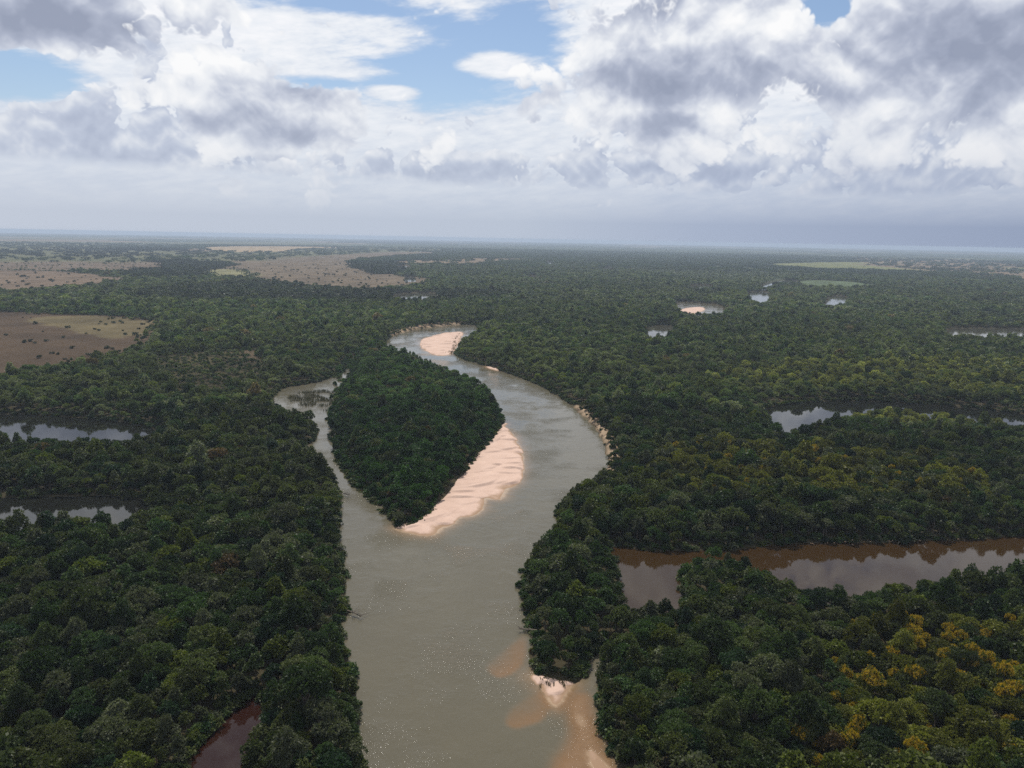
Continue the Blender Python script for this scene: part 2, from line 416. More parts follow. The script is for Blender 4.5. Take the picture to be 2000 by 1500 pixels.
yellow_zone = [Area([(1380, 735), (1600, 715), (2100, 715), (2100, 790), (1800, 780), (1600, 770), (1430, 770)]), Area([(1600, 800), (1750, 800), (2050, 825), (2050, 860), (1800, 850), (1620, 830)]),
               Area([(1240, 900), (1480, 880), (1640, 900), (1900, 930), (1950, 990), (1700, 1000), (1450, 1000), (1300, 960)])]
golden_zone = Area([(1640, 1270), (1760, 1235), (1900, 1245), (2060, 1260), (2060, 1580), (1580, 1580), (1580, 1440), (1660, 1350)])
island = Area([(660, 700), (760, 672), (830, 700), (920, 742), (975, 800), (985, 830), (900, 930), (840, 1010), (775, 1036), (640, 890), (640, 800)])
grove_and_cloud_shade = [Area([(240, 520), (330, 508), (480, 521), (470, 528), (420, 530), (410, 548), (250, 548), (230, 535)]), Area([(660, 517), (720, 512), (790, 513), (800, 534), (760, 542), (700, 534)]),
              Area([(250, 574), (480, 552), (600, 562), (760, 574), (1000, 572), (1000, 585), (780, 600), (560, 592), (260, 592)]), Area([(0, 484), (330, 486), (420, 489), (420, 494), (300, 505), (0, 509)]),  # these long bands are cloud shadow painted into the leaf tint
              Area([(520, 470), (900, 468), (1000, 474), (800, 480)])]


def water_sd(x, y, reach=40.0):
    s = np.full(x.shape, -reach)
    for A in WATERS.values(): s = np.maximum(s, A.sd(x, y, reach))
    return s


def bar_sd(x, y, reach=30.0):
    s = np.full(x.shape, -reach)
    for _, A in BARS: s = np.maximum(s, A.sd(x, y, reach))
    return s


def openness(x, y):
    """1 in open country, 0 in closed forest, and the colour of the bare ground there."""
    op = np.zeros_like(x); keep = np.ones_like(x)
    wob2 = (fbm(x, y, 130, 4, 6, 0.6) - 0.5)
    col = np.empty((len(x), 3)); col[:] = (0.050, 0.042, 0.024)
    r = np.hypot(x, y)
    wob = (fbm(x, y, 60, 3, 5) - 0.5) * np.clip(r * 0.06, 20, 400)
    for A, c, k in FIELDS:
        s = A.sd(x, y, 900.0) + np.clip(r - 1500, 0, 6000) * 0.026 + wob * np.where(r > 3000, 0.2, 0.6) + wob2 * np.clip(r * 0.05, 20, 110)
        fade = smooth(0, 1, s / np.clip(r * 0.035, 14, 60))
        m = smooth(-1, 1, s / np.clip(r * 0.008, 3, 60))
        op = np.maximum(op, m); col = col * (1 - m[:, None]) + np.array(c) * m[:, None]; keep = np.where(m > 0.5, np.maximum(k, 0.75 * (1 - fade) ** 2), keep)
    # patches of open savanna farther off than anything traced
    p = fbm(x * 1.0, y * 0.35, 1500, 4, 31)
    side = smooth(0.15, -0.45, np.arctan2(x, y)) * 1.6 - 0.5
    m = smooth(0.555, 0.60, p + 0.075 * side) * smooth(3700, 4300, r)
    cc = np.where((fbm(x, y, 2500, 2, 77) > 0.5)[:, None], np.array((0.15, 0.11, 0.07)), np.array((0.09, 0.09, 0.045)))
    op = np.maximum(op, m); col = col * (1 - m[:, None]) + cc * m[:, None]; keep = np.where(m > 0.5, 0.08, keep)
    return op, col, keep


def new_mat(name):
    m = bpy.data.materials.new(name); m.use_nodes = True
    t = m.node_tree; t.nodes.clear(); out = t.nodes.new('ShaderNodeOutputMaterial')
    return m, t, out


def attr(t, name, kind='GEOMETRY'):
    n = t.nodes.new('ShaderNodeAttribute'); n.attribute_name = name; n.attribute_type = kind; return n


def principled(t, out, color, rough=0.9, spec=0.2, normal=None):
    p = t.nodes.new('ShaderNodeBsdfPrincipled')
    if isinstance(color, tuple): p.inputs['Base Color'].default_value = color + (1.0,)
    else: t.links.new(color, p.inputs['Base Color'])
    setin(t, p.inputs['Roughness'], rough); p.inputs['Specular IOR Level'].default_value = spec
    if normal is not None: t.links.new(normal, p.inputs['Normal'])
    t.links.new(p.outputs[0], out.inputs[0]); return p


def bump(t, height, strength, dist, prev=None):
    b = t.nodes.new('ShaderNodeBump'); setin(t, b.inputs['Height'], height)
    b.inputs['Strength'].default_value = strength; b.inputs['Distance'].default_value = dist
    if prev is not None: t.links.new(prev, b.inputs['Normal'])
    return b.outputs[0]


def mesh_obj(name, V, F, mat, parent=None, smooth_shade=False):
    me = bpy.data.meshes.new(name)
    V = np.asarray(V, np.float32); F = np.asarray(F, np.int32); k = F.shape[1]
    me.vertices.add(len(V)); me.vertices.foreach_set('co', V.ravel())
    me.loops.add(F.size); me.loops.foreach_set('vertex_index', F.ravel())
    me.polygons.add(len(F)); me.polygons.foreach_set('loop_start', np.arange(0, F.size, k, dtype=np.int32))
    me.polygons.foreach_set('loop_total', np.full(len(F), k, np.int32))
    if smooth_shade: me.polygons.foreach_set('use_smooth', np.ones(len(F), bool))
    me.update(calc_edges=True)
    for m in (mat if isinstance(mat, (list, tuple)) else [mat]): me.materials.append(m)
    o = bpy.data.objects.new(name, me); sc.collection.objects.link(o)
    if parent is not None: o.parent = parent
    return o


def vcol(o, name, C):
    a = o.data.attributes.new(name, 'FLOAT_COLOR', 'POINT')
    C = np.asarray(C, np.float32)
    if C.shape[1] == 3: C = np.concatenate([C, np.ones((len(C), 1), np.float32)], 1)
    a.data.foreach_set('color', C.ravel())


def vfloat(o, name, C):
    a = o.data.attributes.new(name, 'FLOAT', 'POINT'); a.data.foreach_set('value', np.asarray(C, np.float32))


def tag(o, label=None, cat=None, group=None, kind=None):
    if label: o['label'] = label
    if cat: o['category'] = cat
    if group: o['group'] = group
    if kind: o['kind'] = kind
    return o


# ------------------------------------------------------------------ ground sheet: rings round the viewpoint, finer where nearer
az_f = np.radians(np.arange(-47.0, 47.001, 0.30)); az_c = np.radians(np.arange(53.0, 307.1, 6.0))
AZ = np.concatenate([az_f, az_c])
rr = [0.01, 15.0, 30.0, 45.0]
while rr[-1] < 33000.0: rr.append(rr[-1] * (1.0068 if rr[-1] < 3200 else 1.022))
RR = np.array(rr)
nA, nR = len(AZ), len(RR)
GX = (RR[:, None] * np.sin(AZ)[None, :]).ravel(); GY = (RR[:, None] * np.cos(AZ)[None, :]).ravel()
GR = np.repeat(RR, nA)
ii, jj = np.meshgrid(np.arange(nR - 1), np.arange(nA), indexing='ij'); j2 = (jj + 1) % nA
GF = np.stack([ii * nA + jj, ii * nA + j2, (ii + 1) * nA + j2, (ii + 1) * nA + jj], -1).reshape(-1, 4)[:, ::-1]
G_SD = {k: A.sd(GX, GY, 40.0) for k, A in WATERS.items()}
g_w = np.max(np.stack(list(G_SD.values())), 0)
g_bar = bar_sd(GX, GY)
g_op, g_col, _ = openness(GX, GY)


def ground_z(x, y, w, op):
    rough_ = (fbm(x, y, 14, 3, 3) - 0.5)
    bank = 1.7 * smooth(0.0, 5.0, -w) + rough_ * 0.7 * smooth(0, 4, -w)
    bed = -np.clip(w * 0.35, 0, 3.0)
    return np.where(w > 0, bed, bank) + op * (2.0 + 2.0 * fbm(x, y, 120, 3, 8)) * smooth(0, 6, -w)


gz = ground_z(GX, GY, g_w, g_op)
eroded = Area([(1118, 790), (1150, 806), (1176, 832), (1204, 868), (1210, 905), (1198, 945), (1178, 945), (1180, 905), (1172, 872), (1150, 838), (1115, 808)], 1)
er_far = Area([(758, 652), (790, 640), (850, 632), (900, 629), (900, 636), (850, 641), (800, 648), (768, 660)], 1)
er = np.maximum(np.maximum(eroded.sd(GX, GY), er_far.sd(GX, GY)), -10)
er_m = smooth(-1.5, 1.0, er) * smooth(0.2, -0.6, g_w)
ts = smooth(-6, 10, tan_strip.sd(GX, GY, 200) + (fbm(GX, GY, 25, 4, 12) - 0.5) * 40) * g_op
g_col = g_col * (1 - ts[:, None]) + np.array((0.105, 0.083, 0.043)) * ts[:, None]
mot = fbm(GX, GY * 0.8, 45, 4, 22)
g_col = g_col * (1 + g_op[:, None] * (mot[:, None] - 0.5) * 0.9)
burn = smooth(0.52, 0.66, fbm(GX, GY, 70, 4, 41)) * g_op * (GR < 900)
g_col = g_col * (1 - 0.38 * burn[:, None])
er_n = fbm(GX, GY, 3.2, 3, 61)
g_col = g_col * (1 - er_m[:, None]) + (np.array((0.34, 0.25, 0.17)) * (0.25 + 1.1 * er_n)[:, None]) * er_m[:, None]
gz = gz + er_m * (1.2 + 1.6 * (er_n - 0.4))
m, t, out = new_mat('ground_soil')
ca = attr(t, 'tint')
tc = t.nodes.new('ShaderNodeTexCoord')
nz = noise(t, tc.outputs['Object'], 0.35, 6, 0.65); nz2 = noise(t, tc.outputs['Object'], 0.03, 5, 0.6)
cc = mixc(t, (nz * 0.9 + nz2 * 0.5 - 0.2).clamp(), (0.45, 0.45, 0.45), (1.45, 1.45, 1.40))
principled(t, out, mixc(t, 1.0, ca.outputs['Color'], cc, 'MULTIPLY'), 0.95, 0.05, bump(t, nz, 0.8, 0.6))
MAT_GROUND = m
ground = mesh_obj('ground', np.stack([GX, GY, gz], 1), GF, MAT_GROUND, smooth_shade=True)
vcol(ground, 'tint', g_col); tag(ground, kind='structure')

# ------------------------------------------------------------------ sand
m, t, out = new_mat('pale_sand')
tc = t.nodes.new('ShaderNodeTexCoord')
n1 = noise(t, tc.outputs['Object'], 0.10, 6, 0.6); n2_ = noise(t, tc.outputs['Object'], 1.6, 4, 0.6)
hgt = attr(t, 'height'); hh = S(t, hgt.outputs['Fac'])
dry = mixc(t, (n1 * 0.7 + n2_ * 0.4 - 0.05).clamp(), (0.37, 0.245, 0.182), (0.61, 0.45, 0.365))
wet = (hh + (n1 - 0.5) * 0.7).sstep(0.02, 0.42)
sand_c = mixc(t, wet, (0.27, 0.175, 0.11), dry)
wv = t.nodes.new('ShaderNodeTexWave'); wv.inputs['Scale'].default_value = 0.16; wv.inputs['Distortion'].default_value = 9.0; wv.inputs['Detail'].default_value = 3.0
wv.inputs['Detail Scale'].default_value = 0.7
t.links.new(tc.outputs['Object'], wv.inputs['Vector'])
principled(t, out, sand_c, 0.85, 0.15, bump(t, S(t, wv.outputs['Fac']) * 0.06 + n2_ * 0.4 + n1 * 0.8, 0.5, 0.40))
MAT_SAND = m


def sandbar(A, step, hmax, slope, seed, label):
    x0, y0 = A.lo - 6; x1, y1 = A.hi + 6
    xs = np.arange(x0, x1, step); ys = np.arange(y0, y1, step)
    X, Y = np.meshgrid(xs, ys); x, y = X.ravel(), Y.ravel()
    s = A.sd(x, y, 8.0)
    sc_ = max(1.0, step / 0.7)
    wid = min(A.hi - A.lo); rg_ = np.random.default_rng(seed)
    lobes = fbm(x + y * 0.5, y - x * 0.5, 13 * sc_ ** 0.5, 3, seed)
    s2 = s + (lobes - 0.5) * min(5.0, 0.14 * wid)
    # overlapping fans of sand, each with a gentle back and a steep lip downstream
    fans = np.zeros_like(x); nf = int(np.clip(wid * 0.9, 3, 70))
    for _ in range(nf):
        for _t in range(60):
            cx_, cy_ = rg_.uniform(A.lo[0], A.hi[0]), rg_.uniform(A.lo[1], A.hi[1])
            ds = A.sd(np.array([cx_]), np.array([cy_]), 9.0)[0]
            if -1.5 < ds < 0.30 * wid + 1: break
        th = math.radians(rg_.normal(-62, 22)); dx, dy = math.cos(th), math.sin(th)
        Ls = rg_.uniform(0.10, 0.30) * wid + 1.5; Wd = Ls * rg_.uniform(0.5, 1.0)
        u = (x - cx_) * dx + (y - cy_) * dy; v = -(x - cx_) * dy + (y - cy_) * dx
        u = u + 0.35 * v * v / Wd
        prof = np.where(u < 0, np.clip(1 + u / Ls, 0, 1), np.clip(1 - u / (0.06 * Ls + 0.25), 0, 1)) * np.clip(1 - (v / Wd) ** 2, 0, 1)
        fans = np.maximum(fans, prof * rg_.uniform(0.25, 0.75))
    z = np.where(s2 > 0, hmax * (1 - np.exp(-s2 * slope / hmax)), s2 * 0.10)
    z = z + smooth(-2.5, 2.5, s2) * fans * 2.3 * min(1.0, hmax) + smooth(0, 5, s2) * (lobes - 0.5) * 0.5 * hmax
    z = z + 0.03
    nx, ny = len(xs), len(ys)
    i, j = np.meshgrid(np.arange(ny - 1), np.arange(nx - 1), indexing='ij')
    F = np.stack([i * nx + j, i * nx + j + 1, (i + 1) * nx + j + 1, (i + 1) * nx + j], -1).reshape(-1, 4)
    keep = (s2[F] > -6).any(1); F = F[keep]
    used = np.unique(F); remap = np.full(len(x), -1); remap[used] = np.arange(len(used))
    o = mesh_obj('sandbar', np.stack([x, y, z], 1)[used], remap[F], MAT_SAND, smooth_shade=True)
    vfloat(o, 'height', z[used]); tag(o, kind='structure')
    o['label'] = label
    return o


sandbar(bar_main, 0.7, 1.3, 0.10, 101, 'large pale pink sandbar along the wooded island in the river')
sandbar(bar_far, 1.6, 1.2, 0.12, 102, 'pale sandbar inside the far river bend')
sandbar(spit, 0.5, 0.8, 0.16, 103, 'small pointed sand spit below the wooded point')
sandbar(bar_corner, 0.6, 0.15, 0.02, 104, 'thin pale sand streak at the lower edge by the right bank')
sandbar(sliver_bar, 0.9, 0.5, 0.2, 106, 'narrow sand sliver at the foot of the far right bank')
sandbar(bend_bar, 3.0, 1.2, 0.1, 107, 'bright sandbar at the distant river bend')


# ------------------------------------------------------------------ water sheets
def water_mat(name, deep, ripple, rough, spec=0.5):
    m, t, out = new_mat(name)
    tc = t.nodes.new('ShaderNodeTexCoord'); P = tc.outputs['Object']
    sh = S(t, attr(t, 'shoal').outputs['Fac'])
    drift = noise(t, P, 0.035, 5, 0.6, 0.8); silt = noise(t, P, 0.012, 4, 0.55)
    dc = mixc(t, (drift * 0.6 + silt * 0.7 - 0.15).clamp(), tuple(c * 0.86 for c in deep), tuple(c * 1.13 for c in deep))
    tea = S(t, attr(t, 'tea').outputs['Fac'])
    c = mixc(t, sh.sstep(0.0, 0.60), dc, mixc(t, tea, (0.165, 0.118, 0.072), (0.165, 0.095, 0.044)))
    c = mixc(t, sh.sstep(0.5, 1.0), c, (0.36, 0.255, 0.165))
    w1 = noise(t, P, 0.75, 4, 0.65, 0.3); w2 = noise(t, P, 0.16, 3, 0.55, 0.5)
    gust = noise(t, P, 0.028, 4, 0.6).sstep(0.43, 0.68)
    hgt = w1 * (gust * 1.55 + 0.12) * ripple + w2 * (ripple * 0.6)
    p = principled(t, out, c, rough, spec, bump(t, hgt, 1.0, 0.30))
    p.inputs['IOR'].default_value = 1.333
    return m


MAT_RIVER = water_mat('silty_river_water', (0.093, 0.082, 0.054), 1.1, 0.035)
MAT_STILL = water_mat('still_brown_water', (0.030, 0.0165, 0.006), 0.03, 0.03)
MAT_LAKE = water_mat('dark_lake_water', (0.009, 0.009, 0.007), 0.03, 0.03)
MAT_RED = water_mat('red_creek_water', (0.019, 0.007, 0.0045), 0.03, 0.03)
MAT_POND = water_mat('pond_water', (0.055, 0.05, 0.035), 0.15, 0.05)

sb = bar_sd(GX, GY, 30)
sho = np.exp(np.minimum(sb, 0) / 4.0) * (0.62 + 0.5 * fbm(GX, GY, 15, 3, 66)) * np.where(sb > -29, 1, 0) * 1.0
def polydist(x, y, L):
    d = np.full(x.shape, 1e9)
    for k in range(len(L) - 1):
        ex, ey = L[k + 1] - L[k]; wx, wy = x - L[k][0], y - L[k][1]
        q = np.clip((wx * ex + wy * ey) / (ex * ex + ey * ey), 0, 1)
        d = np.minimum(d, np.hypot(wx - q * ex, wy - q * ey))
    return d
near = (GR < 650) & (np.abs(np.arctan2(GX, GY)) < 0.9)
ix = np.nonzero(near)[0]; nx_, ny_ = GX[ix], GY[ix]
sa = smooth(-0.8, 2.6, shoal_a.sd(nx_, ny_)) * np.exp(-polydist(nx_, ny_, lip_a) / 13.0) * (0.36 + 0.30 * fbm(nx_, ny_, 9, 3, 71))
sbb = smooth(-0.8, 2.6, shoal_b.sd(nx_, ny_)) * np.exp(-polydist(nx_, ny_, lip_b) / 14.0) * (0.40 + 0.30 * fbm(nx_, ny_, 9, 3, 72))
scc = smooth(-4.0, 6.0, shoal_c.sd(nx_, ny_)) * (0.36 + 0.36 * fbm(nx_ * 1.6, ny_ * 0.7, 14, 4, 55)) + 0.22 * smooth(-2, 2, bar_dot.sd(nx_, ny_))
tea_a = np.zeros_like(sho); tea_a[ix] = np.clip(np.maximum.reduce([sa, sbb, scc]) * 3, 0, 1) + smooth(0, 8, 8 + spit.sd(nx_, ny_)) * 0
sho[ix] = np.maximum.reduce([sho[ix], sa, sbb, scc])


def water(name, key, mat, z, label):
    s = G_SD[key]
    keep = (s[GF] > -2.5).any(1) & (GR[GF[:, 0]] < 16000)
    F = GF[keep]; used = np.unique(F); remap = np.full(len(GX), -1); remap[used] = np.arange(len(used))
    if len(F) == 0: return None
    o = mesh_obj(name, np.stack([GX, GY, np.full(len(GX), z)], 1)[used], remap[F], mat, smooth_shade=True)
    vfloat(o, 'shoal', sho[used]); vfloat(o, 'tea', np.clip(tea_a[used], 0, 1)); tag(o, kind='structure'); o['label'] = label
    return o


water('river', 'river', MAT_RIVER, 0.0, 'wide grey-green silty river winding into the distance')
water('river_channel', 'right_channel', MAT_STILL, 0.004, 'still brown side channel reflecting the clouds on the right')
water('oxbow_lake', 'oxbow', MAT_LAKE, 0.0, 'curved dark oxbow lake in the forest on the right')
water('lake', 'lake', MAT_LAKE, 0.0, 'upper of the two dark lakes at the left edge')
water('lake', 'slough', MAT_LAKE, 0.0, 'lower of the two dark lakes at the left edge')
water('creek', 'creek', MAT_RED, 0.0, 'narrow rust-red creek between trees at the bottom')
for k in FAR:
    water('pond' if k != 'river_bend' else 'river', k, MAT_POND if k != 'river_bend' else MAT_RIVER, 0.0, 'small pale pond far off in the forest')

# ------------------------------------------------------------------ vegetation materials
def leaf_mat(name, flower=False, gloss=0.14):
    m, t, out = new_mat(name)
    tint = attr(t, 'tint', 'INSTANCER')
    geo = t.nodes.new('ShaderNodeNewGeometry'); rnd = S(t, geo.outputs['Random Per Island'])
    if flower:
        c = mixc(t, rnd, (0.27, 0.17, 0.014), (0.42, 0.28, 0.022))
    else:
        lo = mixc(t, 1.0, tint.outputs['Color'], (0.60, 0.66, 0.62), 'MULTIPLY')
        hi = mixc(t, 1.0, tint.outputs['Color'], (1.45, 1.38, 1.30), 'MULTIPLY')
        tcl = t.nodes.new('ShaderNodeTexCoord')
        c = mixc(t, (rnd * 0.55 + noise(t, tcl.outputs['Object'], 0.45, 1.0, 0.5) * 1.1 - 0.32).clamp(), lo, hi)
    p = t.nodes.new('ShaderNodeBsdfPrincipled'); t.links.new(c, p.inputs['Base Color'])
    p.inputs['Roughness'].default_value = 0.48; p.inputs['Specular IOR Level'].default_value = gloss
    tr = t.nodes.new('ShaderNodeBsdfTranslucent')
    t.links.new(mixc(t, 1.0, c, (1.25, 1.45, 0.55), 'MULTIPLY'), tr.inputs[0])
    mx = t.nodes.new('ShaderNodeMixShader'); mx.inputs[0].default_value = 0.30
    t.links.new(p.outputs[0], mx.inputs[1]); t.links.new(tr.outputs[0], mx.inputs[2]); t.links.new(mx.outputs[0], out.inputs[0])
    return m


MAT_LEAF = leaf_mat('leaves'); MAT_FLOWER = leaf_mat('yellow_blossom', True)
m, t, out = new_mat('grey_bark')
tc = t.nodes.new('ShaderNodeTexCoord')
principled(t, out, mixc(t, noise(t, tc.outputs['Object'], 3.0, 5, 0.6), (0.07, 0.055, 0.04), (0.20, 0.17, 0.14)), 0.9, 0.1)
MAT_BARK = m


# ------------------------------------------------------------------ tree shapes
def tube(path, radii, sides=6):
    path = np.array(path, float); V, F = [], []
    for k, p in enumerate(path):
        d = path[min(k + 1, len(path) - 1)] - path[max(k - 1, 0)]; d /= np.linalg.norm(d) + 1e-9
        a = np.cross(d, (0.31, 0.9, 0.2)); a /= np.linalg.norm(a); b = np.cross(d, a)
        for s in range(sides):
            q = 2 * math.pi * s / sides; V.append(p + radii[k] * (math.cos(q) * a + math.sin(q) * b))
    for k in range(len(path) - 1):
        for s in range(sides):
            s2 = (s + 1) % sides; F.append((k * sides + s, k * sides + s2, (k + 1) * sides + s2, (k + 1) * sides + s))
    return np.array(V), np.array(F)


def lobes_for(rng, kind):
    """Lobes (centre, radius) of a crown of unit-ish width; the tree stands at the origin, about 10 m tall and 9 m wide."""
    L = []
    if kind == 'dome':      n, R, zc, zr = 13, 3.3, 6.6, 2.0
    elif kind == 'flat':    n, R, zc, zr = 15, 4.1, 7.2, 1.2
    elif kind == 'tall':    n, R, zc, zr = 13, 2.6, 7.4, 3.0
    else:                   n, R, zc, zr = 12, 3.1, 5.4, 1.8
    ex = rng.uniform(0.75, 1.3)
    for k in range(n):
        q = k * 2.399 + rng.uniform(-0.9, 0.9); rr_ = R * math.sqrt((k + 0.3) / n) * rng.uniform(0.6, 1.25)
        z = zc + zr * (1 - (rr_ / R) ** 2) * rng.uniform(0.1, 1.1) - (rr_ / R) * rng.uniform(0.0, 2.2)
        L.append((np.array((rr_ * math.cos(q) * ex, rr_ * math.sin(q) / ex, z)), rng.uniform(0.65, 1.55) * (1.12 if kind == 'dome' else 1.0)))
    return L


def crown_mesh(rng, L, tufts, leaves, ln, wd, skirt=0.0, spread=1.0, zmin=-0.45):
    """Leaf tufts over the lobes: each tuft is a rosette of pointed, folded leaves. Returns verts, quads and the tuft heights."""
    cs = np.array([c for c, _ in L]); rs = np.array([r for _, r in L])
    pts, nrm = [], []
    while len(pts) < tufts:
        k = rng.choice(len(L), p=rs ** 2 / (rs ** 2).sum())
        d = rng.normal(size=3); d /= np.linalg.norm(d)
        if d[2] < zmin and rng.random() > skirt: continue
        rad = rs[k] * rng.uniform(0.80, 1.08); p = cs[k] + d * rad * np.array((1, 1, 0.85))
        q = np.linalg.norm((p - cs) / np.array((1, 1, 0.85)), axis=1) / rs
        if (np.delete(q, k) < 0.72).any(): continue
        pts.append(p); nrm.append(d)
    pts = np.array(pts); nrm = np.array(nrm); T = len(pts)
    P = np.repeat(pts, leaves, 0); N = np.repeat(nrm, leaves, 0); n = len(P)
    out_d = N + rng.normal(size=(n, 3)) * spread; out_d[:, 2] += 0.25; out_d /= np.linalg.norm(out_d, axis=1)[:, None]
    face = N * 0.9 + np.array((0, 0, 0.6)) + rng.normal(size=(n, 3)) * 0.45
    side = np.cross(out_d, face); side /= np.linalg.norm(side, axis=1)[:, None] + 1e-9
    nn = np.cross(side, out_d)
    l = ln * rng.uniform(0.65, 1.3, (n, 1)); w_ = wd * rng.uniform(0.7, 1.3, (n, 1))
    base = P + rng.normal(size=(n, 3)) * 0.12
    v0 = base; v1 = base + out_d * l * 0.5 + side * w_ + nn * w_ * 0.25; v2 = base + out_d * l - nn * l * 0.12; v3 = base + out_d * l * 0.5 - side * w_ + nn * w_ * 0.25
    V = np.stack([v0, v1, v2, v3], 1).reshape(-1, 3); F = np.arange(4 * n).reshape(-1, 4)
    return V, F, np.repeat(pts[:, 2], leaves)


def trunk_mesh(rng, L):
    top = np.mean([c for c, _ in L], 0); Vs, Fs, o = [], [], 0
    fork = np.array((top[0] * 0.4, top[1] * 0.4, top[2] * 0.45))
    parts = [([(0, 0, -1.0), (0.05, 0, 0.4), fork * 0.55 + np.array((rng.normal() * .15, rng.normal() * .15, 0)), fork], [0.34, 0.27, 0.22, 0.19])]
    for c, r in L:
        mid = fork * 0.45 + c * 0.55 + rng.normal(size=3) * 0.25
        parts.append(([fork, mid, c + np.array((0, 0, r * 0.25))], [0.13, 0.085, 0.03]))
    for p, rad in parts:
        v, f = tube(p, rad, 5); Vs.append(v); Fs.append(f + o); o += len(v)
    return np.concatenate(Vs), np.concatenate(Fs)


RNG = np.random.default_rng(7)
KINDS_ = ['dome', 'flat', 'dome', 'tall', 'bush', 'flat', 'dome', 'bush', 'tall', 'dome']
proto = []           # (crown mesh, trunk mesh) for the trees that stand as things
lod1, lod2 = [], []  # single-mesh trees for the forest mass


def raw_mesh(name, V, F, mats, midx=None):
    o = mesh_obj(name, V, F, mats); me = o.data
    if midx is not None: me.polygons.foreach_set('material_index', np.asarray(midx, np.int32))
    bpy.data.objects.remove(o); return me


for k, kd in enumerate(KINDS_):
    L = lobes_for(RNG, kd)
    tf, lv, ln, wd = (430, 8, 0.62, 0.155) if k % 3 else (620, 7, 0.50, 0.11)
    V, F, tz = crown_mesh(RNG, L, tf, lv, ln, wd, 0.25)
    tv, tfc = trunk_mesh(RNG, L)
    proto.append((raw_mesh('crown', V, F, [MAT_LEAF]), raw_mesh('trunk', tv, tfc, [MAT_BARK])))
    if k in (1, 5, 0, 7):   # a flowering twin: the upper tufts carry blossom
        fl = (tz > np.quantile(tz, 0.40)) & (np.repeat(RNG.random(len(tz) // lv), lv) < 0.68)
        proto[-1] += (raw_mesh('crown', V, F, [MAT_LEAF, MAT_FLOWER], fl.astype(int)),)
    V1, F1, _ = crown_mesh(RNG, L, 250, 5, 0.85, 0.26, 0.25)
    tv, tfc = tube([(0, 0, -1), (0, 0, 6.5)], [0.3, 0.12], 4)
    lod1.append(raw_mesh('forest_tree', np.concatenate([V1, tv]), np.concatenate([F1, tfc + len(V1)]), [MAT_LEAF, MAT_BARK], [0] * len(F1) + [1] * len(tfc)))
    V2, F2, _ = crown_mesh(RNG, L, 90, 3, 1.7, 0.62, 0.2)
    lod2.append(raw_mesh('forest_tree', V2, F2, [MAT_LEAF]))


clumps = []         # a stand of a dozen small crowns, for the far plain
for k in range(4):
    Vs, Fs, o_ = [], [], 0
    for _ in range(14):
        L = lobes_for(RNG, KINDS_[int(RNG.integers(10))]); V, F, _z = crown_mesh(RNG, L, 16, 2, 3.2, 1.5, 0.1)
        V = V + np.array((RNG.uniform(-16, 16), RNG.uniform(-16, 16), RNG.uniform(-2, 1.5))); Vs.append(V); Fs.append(F + o_); o_ += len(V)
    clumps.append(raw_mesh('forest_stand', np.concatenate(Vs), np.concatenate(Fs), [MAT_LEAF]))


# ------------------------------------------------------------------ where trees stand
def tints(x, y, rnd):
    """Leaf colour of each tree: species mixes that change across the map, with cloud-shadow patches painted in."""
    n = len(x); big = fbm(x, y, 140, 3, 90); mid = fbm(x, y, 28, 2, 91)
    green = np.array((0.030, 0.055, 0.016)); olive = np.array((0.054, 0.064, 0.021)); grey = np.array((0.066, 0.074, 0.042)); lime = np.array((0.085, 0.105, 0.016)); dark = np.array((0.015, 0.032, 0.013)); rust = np.array((0.085, 0.055, 0.022))
    r1, r2, r3 = rnd[:, 0], rnd[:, 1], rnd[:, 2]
    w = np.clip((big - 0.5) * 2.5 + (r1 - 0.5) * 1.3 + 0.5, 0, 1)[:, None]
    c = green * (1 - w) + olive * w
    c = np.where((r2 < 0.17)[:, None], grey * 1.1, c); c = np.where(((r2 > 0.17) & (r2 < 0.27))[:, None], lime * 0.75, c); c = np.where(((r2 > 0.27) & (r2 < 0.36))[:, None], dark, c); c = np.where((r2 > 0.997)[:, None], rust, c)
    isl = island.sd(x, y, 60) > 0
    c = np.where((isl & (r2 < 0.8))[:, None], np.array((0.026, 0.058, 0.012)), c)
    for A in yellow_zone:
        s = A.sd(x, y, 60) + (fbm(x, y, 20, 2, 95) - 0.5) * 30
        c = np.where(((s > 0) & (r3 < 0.55))[:, None], np.array((0.118, 0.120, 0.020)) * (0.6 + 0.6 * r1)[:, None], c)
    s = golden_zone.sd(x, y, 60)
    c = np.where(((s > 0) & (r3 < 0.45))[:, None], np.array((0.095, 0.100, 0.015)) * (0.7 + 0.5 * r1)[:, None], c)
    for A in grove_and_cloud_shade:  # darkens dark woods and the painted cloud-shadow bands alike
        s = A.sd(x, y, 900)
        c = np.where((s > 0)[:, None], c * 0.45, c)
    return c * (0.62 + 0.8 * rnd[:, 3] ** 1.3)[:, None] * (0.75 + 0.5 * mid)[:, None] * (0.62 + 0.76 * fbm(x, y, 330, 3, 96))[:, None]  # slowest noise paints broad sunlit and cloud-shaded patches into the tint


